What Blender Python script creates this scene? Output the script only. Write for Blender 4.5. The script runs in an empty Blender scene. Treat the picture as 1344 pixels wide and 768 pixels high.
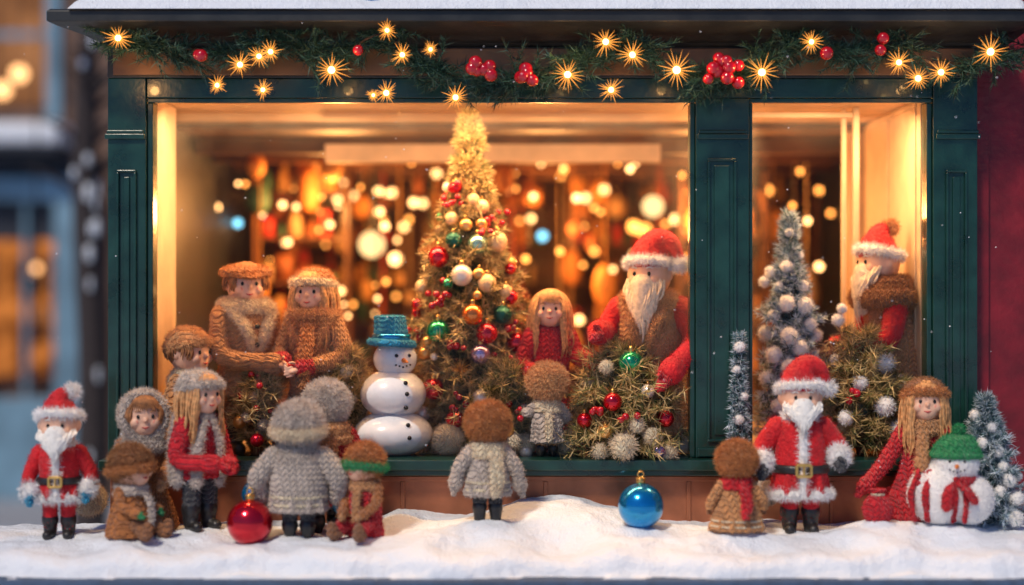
import bpy, math, random
import numpy as np
from mathutils import Vector, noise
rng=np.random.default_rng(7); random.seed(7)
scene=bpy.context.scene
COL=scene.collection
D=20.0
def W(px,py,y):
    s=(D+y)/D/100.0
    return np.array(((px-672)*s,y,(384-py)*s))
def S(n,y): return n*(D+y)/D/100.0

# ------------------------------------------------------------ materials
MATS={}
def newmat(name):
    m=bpy.data.materials.new(name); m.use_nodes=True
    nt=m.node_tree; b=nt.nodes['Principled BSDF']
    return m,nt,b
def nd(nt,t,**k):
    n=nt.nodes.new(t)
    for a,v in k.items(): setattr(n,a,v)
    return n
def mth(nt,op,a,b=None,c=None):
    n=nt.nodes.new('ShaderNodeMath'); n.operation=op
    for i,v in enumerate((a,b,c)):
        if v is None: continue
        if isinstance(v,(int,float)): n.inputs[i].default_value=v
        else: nt.links.new(v,n.inputs[i])
    return n.outputs[0]
def mixcol(nt,f,a,b):
    n=nt.nodes.new('ShaderNodeMix'); n.data_type='RGBA'
    if isinstance(f,(int,float)): n.inputs[0].default_value=f
    else: nt.links.new(f,n.inputs[0])
    for i,v in ((6,a),(7,b)):
        if isinstance(v,(tuple,list)): n.inputs[i].default_value=(*v[:3],1)
        else: nt.links.new(v,n.inputs[i])
    return n.outputs[2]
def mat(name,col,rough=.6,metal=0,noise_s=6,var=.25,bump=.15,bs=40,sheen=0,coat=0,dist=.01,spec=.5):
    if name in MATS: return MATS[name]
    m,nt,b=newmat(name)
    tc=nd(nt,'ShaderNodeTexCoord')
    n=nd(nt,'ShaderNodeTexNoise'); n.inputs['Scale'].default_value=noise_s; n.inputs['Detail'].default_value=4
    nt.links.new(tc.outputs['Object'],n.inputs['Vector'])
    lo=tuple(c*(1-var) for c in col); hi=tuple(min(1,c*(1+var)) for c in col)
    mr=nd(nt,'ShaderNodeMapRange'); mr.inputs[1].default_value=.3; mr.inputs[2].default_value=.7
    nt.links.new(n.outputs[0],mr.inputs[0])
    nt.links.new(mixcol(nt,mr.outputs[0],lo,hi),b.inputs['Base Color'])
    nt.links.new(mth(nt,'MULTIPLY_ADD',n.outputs[0],.25,rough-.12),b.inputs['Roughness'])
    b.inputs['Metallic'].default_value=metal
    b.inputs['Specular IOR Level'].default_value=spec
    if sheen: b.inputs['Sheen Weight'].default_value=sheen
    if coat: b.inputs['Coat Weight'].default_value=coat
    if bump:
        n2=nd(nt,'ShaderNodeTexNoise'); n2.inputs['Scale'].default_value=bs; n2.inputs['Detail'].default_value=3
        nt.links.new(tc.outputs['Object'],n2.inputs['Vector'])
        bp=nd(nt,'ShaderNodeBump'); bp.inputs['Strength'].default_value=bump; bp.inputs['Distance'].default_value=dist
        nt.links.new(n2.outputs[0],bp.inputs['Height']); nt.links.new(bp.outputs[0],b.inputs['Normal'])
    MATS[name]=m; return m
KF,KG=12.5,15.0
def knit(name,col,strength=.9):
    if name in MATS: return MATS[name]
    m,nt,b=newmat(name)
    tc=nd(nt,'ShaderNodeTexCoord'); sp=nd(nt,'ShaderNodeSeparateXYZ'); nt.links.new(tc.outputs['Object'],sp.inputs[0])
    u=mth(nt,'MULTIPLY_ADD',sp.outputs[1],.75*KF,mth(nt,'MULTIPLY',sp.outputs[0],KF))
    u=mth(nt,'MULTIPLY_ADD',mth(nt,'SINE',mth(nt,'MULTIPLY',sp.outputs[2],5.0)),.25,u)
    t=mth(nt,'MULTIPLY',mth(nt,'ABSOLUTE',mth(nt,'SUBTRACT',mth(nt,'FRACT',u),.5)),2.0)
    row=mth(nt,'MULTIPLY_ADD',t,.75,mth(nt,'MULTIPLY',sp.outputs[2],KG))
    h=mth(nt,'ABSOLUTE',mth(nt,'SINE',mth(nt,'MULTIPLY',row,math.pi)))
    ridge=mth(nt,'SINE',mth(nt,'MULTIPLY',t,math.pi))
    hh=mth(nt,'MULTIPLY',h,mth(nt,'MULTIPLY_ADD',ridge,.6,.4))
    n2=nd(nt,'ShaderNodeTexNoise'); n2.inputs['Scale'].default_value=40; n2.inputs['Detail'].default_value=3
    nt.links.new(tc.outputs['Object'],n2.inputs['Vector'])
    hh=mth(nt,'MULTIPLY_ADD',n2.outputs[0],.8,hh)
    bp=nd(nt,'ShaderNodeBump'); bp.inputs['Strength'].default_value=strength; bp.inputs['Distance'].default_value=.03
    nt.links.new(hh,bp.inputs['Height']); nt.links.new(bp.outputs[0],b.inputs['Normal'])
    n3=nd(nt,'ShaderNodeTexNoise'); n3.inputs['Scale'].default_value=9; nt.links.new(tc.outputs['Object'],n3.inputs['Vector'])
    nt.links.new(mixcol(nt,n3.outputs[0],tuple(c*.6 for c in col),tuple(min(1,c*1.4) for c in col)),b.inputs['Base Color'])
    b.inputs['Roughness'].default_value=.85; b.inputs['Sheen Weight'].default_value=.2
    MATS[name]=m; return m
def emis(name,col,st,sample=False):
    if name in MATS: return MATS[name]
    m=bpy.data.materials.new(name); m.use_nodes=True; nt=m.node_tree; nt.nodes.clear()
    e=nd(nt,'ShaderNodeEmission'); e.inputs[0].default_value=(*col,1); e.inputs[1].default_value=st
    o=nd(nt,'ShaderNodeOutputMaterial'); nt.links.new(e.outputs[0],o.inputs[0])
    if not sample: m.cycles.emission_sampling='NONE'
    MATS[name]=m; return m

RED=(.58,.006,.016); TAN=(.58,.27,.10); BROWN=(.30,.12,.045); GRAY=(.54,.45,.38); CREAM=(.82,.62,.42); WHITE=(.88,.84,.79)
K=dict(red=knit('red_wool',RED),tan=knit('tan_wool',TAN),brown=knit('brown_wool',BROWN),gray=knit('gray_wool',GRAY),
 cream=knit('cream_wool',CREAM),white=mat('white_fleece',WHITE,.9,bump=.8,bs=25,dist=.03,var=.06),dgray=knit('dark_gray_wool',(.055,.055,.06)),
 green=knit('green_wool',(.02,.27,.09)),blue=knit('blue_wool',(.02,.30,.50)),rust=knit('rust_wool',(.46,.165,.045)))
FZ=dict(red=mat('red_fibre',RED,.9),tan=mat('tan_fibre',(.64,.34,.16),.9),brown=mat('brown_fibre',(.36,.17,.07),.9),gray=mat('gray_fibre',(.62,.54,.47),.9),
 cream=mat('cream_fibre',CREAM,.9),white=mat('white_fibre',(.9,.88,.85),.9),dgray=mat('dark_fibre',(.07,.07,.08),.9),green=mat('green_fibre',(.02,.3,.1),.9),
 blue=mat('blue_fibre',(.03,.33,.5),.9),rust=mat('rust_fibre',(.52,.21,.07),.9))
SUIT=mat('santa_felt',(.60,.006,.012),.75,bump=.8,bs=22,dist=.04,sheen=.15); K['suit']=SUIT; FZ['suit']=FZ['red']
SKIN=mat('clay_skin',(.82,.46,.30),.45,var=.06,bump=.05,bs=20)
EYE=mat('bead_black',(.01,.008,.007),.2,bump=0)
LIP=mat('clay_lips',(.5,.06,.05),.5,bump=0); CHEEK=mat('clay_blush',(.80,.27,.19),.6,bump=0,var=.05)
LEATHER=mat('dark_leather',(.022,.02,.02),.4,bump=.4,bs=20,dist=.02)
GOLD=mat('gold_metal',(.85,.5,.15),.3,metal=1,bump=.1)
HAIR=dict(blond=mat('blond_yarn',(.62,.31,.12),.65,noise_s=20,var=.45),brown=mat('brown_yarn',(.32,.13,.045),.7,noise_s=20,var=.4),white=mat('white_yarn',(.86,.82,.75),.8,noise_s=20,var=.12),
  cream=mat('cream_yarn',(.84,.67,.48),.8,noise_s=20,var=.2))

# ------------------------------------------------------------ geometry
class Acc:
    def __init__(s): s.v=[]; s.f=[]
    def add(s,V,F):
        o=len(s.v); s.v.extend([tuple(map(float,p)) for p in V]); s.f.extend([tuple(i+o for i in f) for f in F])
    def merge(s,t,R=None,c=(0,0,0),k=1.0):
        V=np.array(t.v)*k
        if R is not None: V=V@R.T
        s.add(V+np.array(c),t.f)
def rz(a): c,s_=math.cos(a),math.sin(a); return np.array(((c,-s_,0),(s_,c,0),(0,0,1.)))
def rx(a): c,s_=math.cos(a),math.sin(a); return np.array(((1.,0,0),(0,c,-s_),(0,s_,c)))
def ry(a): c,s_=math.cos(a),math.sin(a); return np.array(((c,0,s_),(0,1.,0),(-s_,0,c)))
def rings_surf(acc,rings):
    n=len(rings[0]); V=[p for r in rings for p in r]; F=[]
    for i in range(len(rings)-1):
        for j in range(n):
            a=i*n+j; b=i*n+(j+1)%n; F.append((a,b,b+n,a+n))
    c0=len(V); V.append(np.mean(rings[0],axis=0)); V.append(np.mean(rings[-1],axis=0)); L=(len(rings)-1)*n
    for j in range(n):
        F.append(((j+1)%n,j,c0)); F.append((L+j,L+(j+1)%n,c0+1))
    acc.add(V,F)
def ell(acc,c,r,R=None,seg=20,rg=12):
    if isinstance(r,(int,float)): r=(r,r,r)
    rs=[]
    A=np.linspace(0,2*math.pi,seg,endpoint=False)
    for i in range(1,rg):
        th=-math.pi/2+math.pi*i/rg
        P=np.stack((r[0]*math.cos(th)*np.cos(A),r[1]*math.cos(th)*np.sin(A),np.full(seg,r[2]*math.sin(th))),1)
        if R is not None: P=P@R.T
        rs.append(P+np.array(c))
    rings_surf(acc,rs)
def cr(P,R,n=5):
    P=np.array(P,float); R=np.array(R,float)
    if len(P)<3: 
        t=np.linspace(0,1,n+1)[:,None]; return P[0]*(1-t)+P[1]*t, R[0]*(1-t[:,0])+R[1]*t[:,0]
    Q=np.vstack((2*P[0]-P[1],P,2*P[-1]-P[-2])); out=[];ro=[]
    for i in range(1,len(Q)-2):
        for k in range(n):
            t=k/n
            out.append(.5*((2*Q[i])+(-Q[i-1]+Q[i+1])*t+(2*Q[i-1]-5*Q[i]+4*Q[i+1]-Q[i+2])*t*t+(-Q[i-1]+3*Q[i]-3*Q[i+1]+Q[i+2])*t**3))
            ro.append(R[i-1]*(1-t)+R[i]*t)
    out.append(P[-1]); ro.append(R[-1]); return np.array(out),np.array(ro)
def tube(acc,P,R,seg=12,n=5,flat=1.0,cap=True):
    if isinstance(R,(int,float)): R=[R]*len(P)
    P,R=cr(P,R,n)
    T=np.gradient(P,axis=0); T/=np.linalg.norm(T,axis=1)[:,None]+1e-9
    u=np.cross(T[0],(0,0,1.)) 
    if np.linalg.norm(u)<.1: u=np.cross(T[0],(0,1.,0))
    u/=np.linalg.norm(u); A=np.linspace(0,2*math.pi,seg,endpoint=False); rs=[]
    def ring(p,t,u,r):
        v=np.cross(t,u); return p+np.outer(np.cos(A)*r,u)+np.outer(np.sin(A)*r*flat,v)
    if cap:
        for a in (75,45,20): a=math.radians(a); rs.append(ring(P[0]-T[0]*R[0]*math.sin(a),T[0],u,R[0]*math.cos(a)))
    for i in range(len(P)):
        u=u-T[i]*np.dot(u,T[i]); u/=np.linalg.norm(u); rs.append(ring(P[i],T[i],u,R[i]))
    if cap:
        for a in (20,45,75): a=math.radians(a); rs.append(ring(P[-1]+T[-1]*R[-1]*math.sin(a),T[-1],u,R[-1]*math.cos(a)))
    rings_surf(acc,rs)
def torus(acc,c,R,r,M=None,ys=1.0,zs=1.0,n=28,m=10):
    V=[];F=[]
    for i in range(n):
        a=2*math.pi*i/n
        for j in range(m):
            b=2*math.pi*j/m
            V.append(((R+r*math.cos(b))*math.cos(a),(R+r*math.cos(b))*math.sin(a)*ys,r*zs*math.sin(b)))
            F.append((i*m+j,((i+1)%n)*m+j,((i+1)%n)*m+(j+1)%m,i*m+(j+1)%m))
    V=np.array(V)
    if M is not None: V=V@M.T
    acc.add(V+np.array(c),F)
def loft(acc,rg,seg=28,n=4):
    a=np.array(rg,float); P,_=cr(a[:,[0,3,4]],np.zeros(len(a)),n); Q,_=cr(np.stack((a[:,1],a[:,2],a[:,1]*0),1),np.zeros(len(a)),n)
    A=np.linspace(0,2*math.pi,seg,endpoint=False); rs=[]
    for p,q in zip(P,Q):
        rs.append(np.stack((p[1]+abs(q[0])*np.cos(A),p[2]+abs(q[1])*np.sin(A),np.full(seg,p[0])),1))
    rings_surf(acc,rs)
def box(acc,x0,x1,y0,y1,z0,z1):
    acc.add([(x0,y0,z0),(x1,y0,z0),(x1,y1,z0),(x0,y1,z0),(x0,y0,z1),(x1,y0,z1),(x1,y1,z1),(x0,y1,z1)],
      [(3,2,1,0),(4,5,6,7),(0,1,5,4),(1,2,6,5),(2,3,7,6),(3,0,4,7)])
def empty(name,loc=(0,0,0),yaw=0):
    e=bpy.data.objects.new(name,None); e.empty_display_size=.2; COL.objects.link(e); e.location=tuple(map(float,loc)); e.rotation_euler=(0,0,yaw); return e
DEFER=[]
def obj(name,acc,m,parent=None,smooth=True,bevel=0,voxel=0,sm=3,fuzz=None,loc=None):
    if not acc.v: return None
    me=bpy.data.meshes.new(name); me.from_pydata(acc.v,[],acc.f); me.materials.append(m)
    if smooth: me.polygons.foreach_set('use_smooth',[True]*len(me.polygons))
    me.update()
    o=bpy.data.objects.new(name,me); COL.objects.link(o)
    if parent: o.parent=parent
    if loc is not None: o.location=tuple(map(float,loc))
    if bevel:
        b=o.modifiers.new('b','BEVEL'); b.width=bevel; b.segments=2; b.limit_method='ANGLE'
    if voxel:
        r=o.modifiers.new('r','REMESH'); r.mode='VOXEL'; r.voxel_size=voxel; r.use_smooth_shade=True
        s=o.modifiers.new('s','SMOOTH'); s.factor=.5; s.iterations=sm
    if voxel or fuzz: DEFER.append((o,fuzz))
    return o
def tri_obj(name,V,m,parent=None,mats=None,idx=None):
    V=np.asarray(V,dtype=np.float32).reshape(-1,3); n=len(V)//3
    me=bpy.data.meshes.new(name); me.vertices.add(n*3); me.vertices.foreach_set('co',V.ravel())
    me.loops.add(n*3); me.loops.foreach_set('vertex_index',np.arange(n*3,dtype=np.int32))
    me.polygons.add(n); me.polygons.foreach_set('loop_start',np.arange(0,n*3,3,dtype=np.int32))
    for mm in (mats or [m]): me.materials.append(mm)
    if idx is not None: me.polygons.foreach_set('material_index',np.asarray(idx,dtype=np.int32))
    me.update(calc_edges=True); me.validate()
    o=bpy.data.objects.new(name,me); COL.objects.link(o)
    if parent: o.parent=parent
    return o
def fibres(P,N,ln,w,jit=.7):
    n=len(P); r=rng.normal(size=(n,3)); d=N+r*jit*.6; d/=np.linalg.norm(d,axis=1)[:,None]
    t=np.cross(d,rng.normal(size=(n,3))); t/=np.linalg.norm(t,axis=1)[:,None]+1e-9
    L=ln*rng.uniform(.5,1.2,(n,1)); b=P-d*L*.15
    return np.stack((b-t*w/2,b+t*w/2,P+d*L),1)
def ball_fibres(c,r,n,ln,w=.008):
    N=rng.normal(size=(n,3)); N/=np.linalg.norm(N,axis=1)[:,None]
    return fibres(np.array(c)+N*r*.92,N,ln,w)
def bake_all():
    bpy.context.view_layer.update(); dg=bpy.context.evaluated_depsgraph_get()
    for o,fz in DEFER:
        me=bpy.data.meshes.new_from_object(o.evaluated_get(dg)); o.modifiers.clear(); o.data=me
        nv=len(me.vertices); V=np.empty(nv*3,np.float32); me.vertices.foreach_get('co',V); V=V.reshape(-1,3)
        if me.materials and me.materials[0].name.endswith('_wool') and nv>60:
            N=np.empty(nv*3,np.float32); me.vertex_normals.foreach_get('vector',N); N=N.reshape(-1,3)
            u=V[:,0]*KF+V[:,1]*.75*KF+.25*np.sin(V[:,2]*5); t=np.abs(u-np.floor(u)-.5)*2; h=np.abs(np.sin((V[:,2]*KG+t*.75)*math.pi))*(.4+.6*np.sin(t*math.pi))
            V=V+N*((h-.4)*.017)[:,None]; me.vertices.foreach_set('co',V.astype(np.float32).ravel()); me.update()
        if fz:
            dens,ln,w,fm=fz
            me.calc_loop_triangles(); nt_=len(me.loop_triangles)
            if nt_==0: continue
            T=np.empty(nt_*3,np.int32); me.loop_triangles.foreach_get('vertices',T); T=T.reshape(-1,3)
            A,B,C=V[T[:,0]],V[T[:,1]],V[T[:,2]]; N=np.cross(B-A,C-A); ar=np.linalg.norm(N,axis=1)/2
            n=int(ar.sum()*dens); n=min(n,16000)
            if n<3: continue
            k=rng.choice(nt_,n,p=ar/ar.sum()); a=rng.random((n,1)); b=rng.random((n,1)); f=(a+b)>1; a=np.where(f,1-a,a); b=np.where(f,1-b,b)
            P=A[k]+(B-A)[k]*a+(C-A)[k]*b; NN=N[k]/(2*ar[k][:,None]+1e-9)
            fo=tri_obj(o.name.split('.')[0]+'_fibres',fibres(P,NN,ln,w),fm,o.parent); fo.location=o.location
WOOL=(1300,.042,.006); FUR=(5500,.075,.009)

# ------------------------------------------------------------ hand
def hand(acc,T,d,s,r,mitten=True,side=1):
    d=d/np.linalg.norm(d); sd=np.cross(d,(0,0,1.)); 
    if np.linalg.norm(sd)<.2: sd=np.array((1.,0,0))
    sd/=np.linalg.norm(sd); up=np.cross(sd,d)
    if mitten:
        tube(acc,[T,T+d*r*1.2,T+d*r*2.3-up*r*.15],[r*.85,r*1.08,r*.75],flat=.75)
        tube(acc,[T+d*r*.4,T+d*r*1.1+up*r*.9+sd*side*.2*r,T+d*r*1.7+up*r*1.15],[r*.4,r*.38,r*.3],seg=8)
    else:
        tube(acc,[T,T+d*r*.8,T+d*r*1.4],[r*.6,r*.85,r*.8],flat=.6)
        for i,(o,l) in enumerate(((-.6,1.0),(-.2,1.25),(.2,1.15),(.6,.85))):
            b=T+d*r*1.5+up*o*r
            tube(acc,[b,b+d*r*l*.6+sd*.1*r*side,b+d*r*l+sd*r*.35*side],[r*.24,r*.22,r*.17],seg=8)
        tube(acc,[T+d*r*.6+up*.6*r,T+d*r*1.1+up*1.2*r,T+d*r*1.7+up*1.35*r],[r*.27,r*.25,r*.18],seg=8)

# ------------------------------------------------------------ figurine
FEET=[]
def figure(name,px,py,y,Hpx,yaw=0,hr=.13,hem=.3,hemw=.17,ww=.14,shw=.14,dep=.8,coat='tan',sleeve=None,legs='dgray',boot=None,
           hat=None,hatc='gray',brimc=None,hair=None,hairc='brown',hl=2.0,beard=0,beardc='white',hands=None,elbows=None,mitt='red',mitten=True,
           lean=(0,0),hyaw=0,htilt=0,scarf=None,collar=None,trim=None,belt=False,sit=False,hatdir=1,hatrot=0,bobble=None,ak=1.0,outside=True,buttons=False,vest=None,shawl=None,hatpom=None,hemband=None,cuffc=None,bobband=None):
    loc=W(px,py,y); u=S(Hpx,y); yaw=math.radians(yaw)
    if outside: FEET.append(loc)
    E=empty(name,loc,yaw)
    vx=max(.013,u*.0078)
    sleeve=sleeve or coat
    lx,ly=lean
    hz=1-hr*1.1; nz=hz-hr*.95; sh=nz-.02
    def ln(z): f=max(0,(z-hem))/(1-hem); return lx*f**1.2,ly*f**1.2
    hc=np.array((ln(hz)[0],ln(hz)[1]-.01,hz))*u
    zs=[hem,hem+.05,(hem*.55+sh*.45),(hem*.25+sh*.75),sh-.015,sh+.02,nz+.03]; ws=[hemw,hemw*.98,ww,shw*.98,shw*.88,shw*.55,.055]
    rr=[]
    for z,w in zip(zs,ws): a=ln(z); rr.append((z*u,w*u,w*dep*u,a[0]*u,a[1]*u))
    Z_=[r[0] for r in rr]
    def at(z): return [np.interp(z*u,Z_,[r[i] for r in rr]) for i in range(1,5)]
    def front(z,off=0.0):
        a=at(z); return np.array((a[2],a[3]-a[1]-off*u,z*u))
    body=Acc(); loft(body,rr)
    for i in range(9):
        a=2*math.pi*i/9+rng.uniform(-.2,.2); w=hemw*.97
        tube(body,[(math.cos(a)*w*u,math.sin(a)*w*dep*u,(hem+.02)*u),(math.cos(a)*(w+ww)/2*u*.97,math.sin(a)*(w+ww)/2*dep*u*.97,(hem+(sh-hem)*.3)*u)],[.03*u,.012*u],seg=8)
    a=at(hem+.015); torus(body,(0,0,(hem+.015)*u),hemw*u*.98,.016*u,ys=dep)
    arms=Acc()
    hands=hands or [(-.2,-.06,.42*sh/.7),(.2,-.06,.42*sh/.7)]
    mit=Acc(); cuff=Acc()
    for i,s in enumerate((-1,1)):
        if hands[i] is None: continue
        a=ln(sh); Sh=np.array((s*shw*.9+a[0],a[1],sh-.045))*u; T=np.array(hands[i])*u
        Ee=(Sh+T)/2+np.array((s*.045,.035,-.035))*u if not elbows or elbows[i] is None else np.array(elbows[i])*u
        tube(arms,[Sh,Ee,T],[.062*u*ak,.055*u*ak,.046*u*ak])
        d=T-Ee; d/=np.linalg.norm(d)
        tube(cuff,[T-d*.015*u,T+d*.015*u],[.058*u*ak,.058*u*ak])
        hand(mit,T+d*.02*u,d,s,.036*u*max(ak,1.0),mitten,s)
    cc=trim or cuffc or sleeve
    obj('coat',body,K[coat],E,voxel=vx,fuzz=(*WOOL,FZ[coat]))
    obj('sleeves',arms,K[sleeve],E,voxel=vx,fuzz=(*WOOL,FZ[sleeve]))
    obj('cuffs',cuff,K[cc],E,voxel=vx*.9,fuzz=(*(FUR if trim else WOOL),FZ[cc]))
    obj('mittens' if mitten else 'hands',mit,K[mitt] if mitten else SKIN,E,voxel=vx*.9 if mitten else vx*.5,sm=2,fuzz=(*WOOL,FZ[mitt]) if mitten else None)
    if hemband:
        t=Acc()
        for zz in (.05,.11): a=at(hem+zz); torus(t,(a[2],a[3],(hem+zz)*u),a[0]*1.0,.014*u,ys=dep)
        obj('hem_band',t,K[hemband],E)
    if hem>.08 and not sit:
        lg=Acc(); bt=Acc()
        for s in (-1,1):
            x=s*.065*u
            tube(lg,[(x,0,(hem+.1)*u),(x*1.02,-.005*u,(hem*.5+.03)*u),(x*1.03,0,.09*u)],[.062*u,.055*u,.048*u])
            bh=.13 if hem>.2 else .08
            tube(bt,[(x*1.03,0,bh*u),(x*1.03,.004*u,.06*u),(x*1.03,-.005*u,.03*u)],[.055*u,.05*u,.045*u])
            tube(bt,[(x*1.03,-.005*u,.033*u),(x*1.15,-.075*u,.028*u)],[.04*u,.036*u])
            tube(bt,[(x*1.03,0,bh*u),(x*1.03,0,(bh+.015)*u)],[.062*u,.062*u])
        obj('trousers',lg,K[legs],E,voxel=vx,fuzz=(*WOOL,FZ[legs])); obj('boots',bt,LEATHER if not boot else K[boot],E,voxel=vx)
    if sit:
        lg=Acc(); bt=Acc()
        for s in (-1,1):
            tube(lg,[(s*.08*u,0,.12*u),(s*.13*u,-.2*u,.15*u),(s*.15*u,-.33*u,.08*u)],[.09*u,.08*u,.065*u])
            tube(bt,[(s*.15*u,-.33*u,.07*u),(s*.16*u,-.38*u,.07*u),(s*.165*u,-.4*u,.15*u)],[.07*u,.07*u,.055*u])
        obj('trousers',lg,K[legs],E,voxel=vx,fuzz=(*WOOL,FZ[legs])); obj('boots',bt,K[boot or 'brown'],E,voxel=vx)
    if trim:
        tr=Acc(); a=at(hem+.01); torus(tr,(a[2],a[3],(hem+.015)*u),a[0]*1.0,.028*u,ys=dep)
        tube(tr,[front(z,.0) for z in np.linspace(hem+.02,sh-.02,7)],.027*u,flat=.7)
        a=at(sh-.0); torus(tr,(a[2],a[3],(sh+.005)*u),.085*u,.038*u,ys=dep)
        obj('fur_trim',tr,K[trim],E,voxel=vx,fuzz=(*FUR,FZ[trim]))
    if belt:
        bz=hem+(sh-hem)*.36; a=at(bz); b_=Acc(); torus(b_,(a[2],a[3],bz*u),a[0]*1.02,.018*u,ys=dep,zs=1.6); obj('belt',b_,LEATHER,E)
        g=Acc(); c=front(bz,.03)
        w,h,t=.045*u,.035*u,.009*u
        for x0,x1,z0,z1 in ((-w,w,h-t,h+t),(-w,w,-h-t,-h+t),(-w-t,-w+t,-h,h),(w-t,w+t,-h,h),(-t*.7,t*.7,-h,h)): box(g,c[0]+x0,c[0]+x1,c[1]-.012*u,c[1]+.02*u,c[2]+z0,c[2]+z1)
        obj('buckle',g,GOLD,E,False,bevel=.004*u)
    if vest:
        v=Acc()
        for s in (-1,1):
            tube(v,[(s*.03*u+ln(sh)[0]*u,front(sh-.03,-.02)[1],(sh-.01)*u),(s*.085*u,front((hem+sh)/2,-.015)[1],(hem+sh)/2*u),(s*.09*u,front(hem+.03,-.02)[1],(hem-.02)*u)],[.04*u,.045*u,.045*u],flat=.6)
            tube(v,[(s*.1*u,.05*u,(sh-.02)*u),(s*.13*u,.05*u,(hem+sh)/2*u),(s*.15*u,.03*u,(hem-.01)*u)],[.06*u,.06*u,.05*u])
        obj('vest',v,K[vest],E,voxel=vx,fuzz=(3500,.06,.008,FZ[vest]))
    if shawl:
        v=Acc(); a=ln(sh)
        torus(v,(a[0]*u,a[1]*u,(sh)*u),.105*u,.05*u,ys=.85,zs=.9)
        for s in (-1,1): tube(v,[(s*.1*u+a[0]*u,-.05*u+a[1]*u,(sh-.01)*u),(s*.055*u+a[0]*u,front(sh-.1,.0)[1],(sh-.11)*u),(s*.02*u,front(sh-.2,.0)[1],(sh-.22)*u)],[.05*u,.04*u,.022*u],flat=.6)
        obj('shawl_collar',v,K[shawl],E,voxel=vx,fuzz=(4500,.065,.008,FZ[shawl]))
    if collar:
        v=Acc(); a=ln(sh); torus(v,(a[0]*u,a[1]*u,(sh-.0)*u),.1*u,.055*u,ys=.85); torus(v,(a[0]*u,a[1]*u,(sh-.05)*u),.14*u,.05*u,ys=.8)
        obj('collar',v,K[collar],E,voxel=vx,fuzz=(4000,.06,.008,FZ[collar]))
    if scarf:
        v=Acc(); a=ln(sh+.02); R0=max(.09,shw*.72); c0=np.array((a[0],a[1],sh-.005))*u
        torus(v,c0,R0*u,.045*u,rx(.08),ys=.9,zs=1.15); torus(v,c0-np.array((0,0,.05*u)),(R0+.02)*u,.038*u,rx(-.06),ys=.88)
        s=scarf[1]; yb=scarf[2]
        for q,L in ((0,.36),(.07,.28)):
            tube(v,[c0+np.array((s*(.05+q)*u,yb*(R0+.01)*.9*u,0)),c0+np.array((s*(.09+q)*u,yb*(max(shw,ww)*dep+.05)*u,-.14*u)),c0+np.array((s*(.1+q)*u,yb*(max(ww,hemw)*dep+.05)*u,-L*u))],[.036*u,.042*u,.044*u],flat=.5)
        obj('scarf',v,K[scarf[0]],E,voxel=vx,fuzz=(2000,.05,.008,FZ[scarf[0]]))
    if buttons:
        g=Acc()
        for z in np.linspace(hem+.08,sh-.1,4): ell(g,front(z,.012),.014*u,seg=10,rg=6)
        obj('buttons',g,LEATHER,E)
    k=hr*u; Rh=rz(math.radians(hyaw))@rx(math.radians(htilt))
    hd=Acc(); t=Acc(); ell(t,(0,0,0),(1,.98,1.08),seg=28,rg=18); ell(t,(0,-.55,-.45),(.55,.45,.5)); tube(t,[(0,0,-.7),(0,.05,-1.5)],[.45,.5])
    ell(t,(0,-1.0,-.12),(.11,.15,.13))
    for s in (-1,1): ell(t,(s*.98,.05,-.02),(.13,.2,.26)); ell(t,(s*.45,-.72,-.25),(.28,.24,.26))
    hd.merge(t,Rh,hc,k); obj('head',hd,SKIN,E,voxel=max(.011,k*.05),sm=3)
    def part(t,name,m,**q):
        a=Acc(); a.merge(t,Rh,hc,k); return obj(name,a,m,E,**q)
    t=Acc()
    for s in (-1,1): ell(t,(s*.36,-.925,.06),(.085,.06,.11),seg=12,rg=8)
    part(t,'eyes',EYE)
    t=Acc()
    for s in (-1,1): tube(t,[(s*.24,-.95,.3),(s*.38,-.94,.36),(s*.52,-.85,.3)],[.025,.035,.02],seg=6)
    part(t,'eyebrows',HAIR['brown'] if not beard else HAIR['white'])
    t=Acc(); tube(t,[(-.17,-.96,-.46),(0,-1.0,-.5),(.17,-.96,-.46)],[.025,.05,.025],seg=8); part(t,'mouth',LIP)
    t=Acc()
    for s in (-1,1): ell(t,(s*.5,-.86,-.22),(.17,.06,.14),rz(s*.5),12,8)
    part(t,'cheeks',CHEEK)
    HM=HAIR[hairc]
    if hair:
        t=Acc(); ell(t,(0,.2,.2),(1.1,1.0,1.02)); 
        if hair=='long': ell(t,(0,.5,-.4),(.95,.55,1.0))
        part(t,'hair_volume',HM,voxel=k*.09)
        t=Acc(); N=130 if hair=='long' else 80
        for i in range(N):
            a=rng.uniform(-180,180)
            if abs(a)<38: a=38*np.sign(a)+a*.2
            ar=math.radians(a); sx,sy=math.sin(ar),-math.cos(ar)
            R1=1.10+rng.uniform(0,.1); w=rng.uniform(-.14,.14); w2=rng.uniform(-.14,.14)
            P=[(sx*.15,-.05+sy*.1,1.18),(sx*.8,sy*.8+.1,.85),(sx*R1,sy*R1+.1,.15)]
            if hair=='long':
                L=hl*rng.uniform(.65,1.05); P+= [(sx*R1*1.02+w,sy*R1*.95+.12,-.6),(sx*(R1+.1)-w2,sy*R1*.8+.1+w,-L*.75),(sx*(R1+.05)+w,sy*R1*.8+.1+w2,-L)]; r=[.03,.055,.06,.06,.05,.012]
            else: P+=[(sx*1.06+w,sy*1.06+.1,-.35*rng.uniform(.3,1))]; r=[.03,.055,.055,.02]
            tube(t,P,r,seg=6,n=4)
        for i in range(16):
            x=-.75+1.5*i/15; yy=-math.sqrt(max(0,1.06**2-x*x)); tube(t,[(x*.2,-.4,1.15),(x*.7,yy*.85,.85),(x,yy*.98,.40+rng.uniform(-.05,.08))],[.05,.06,.025],seg=6,n=4)
        part(t,'hair_strands',HM)
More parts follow.
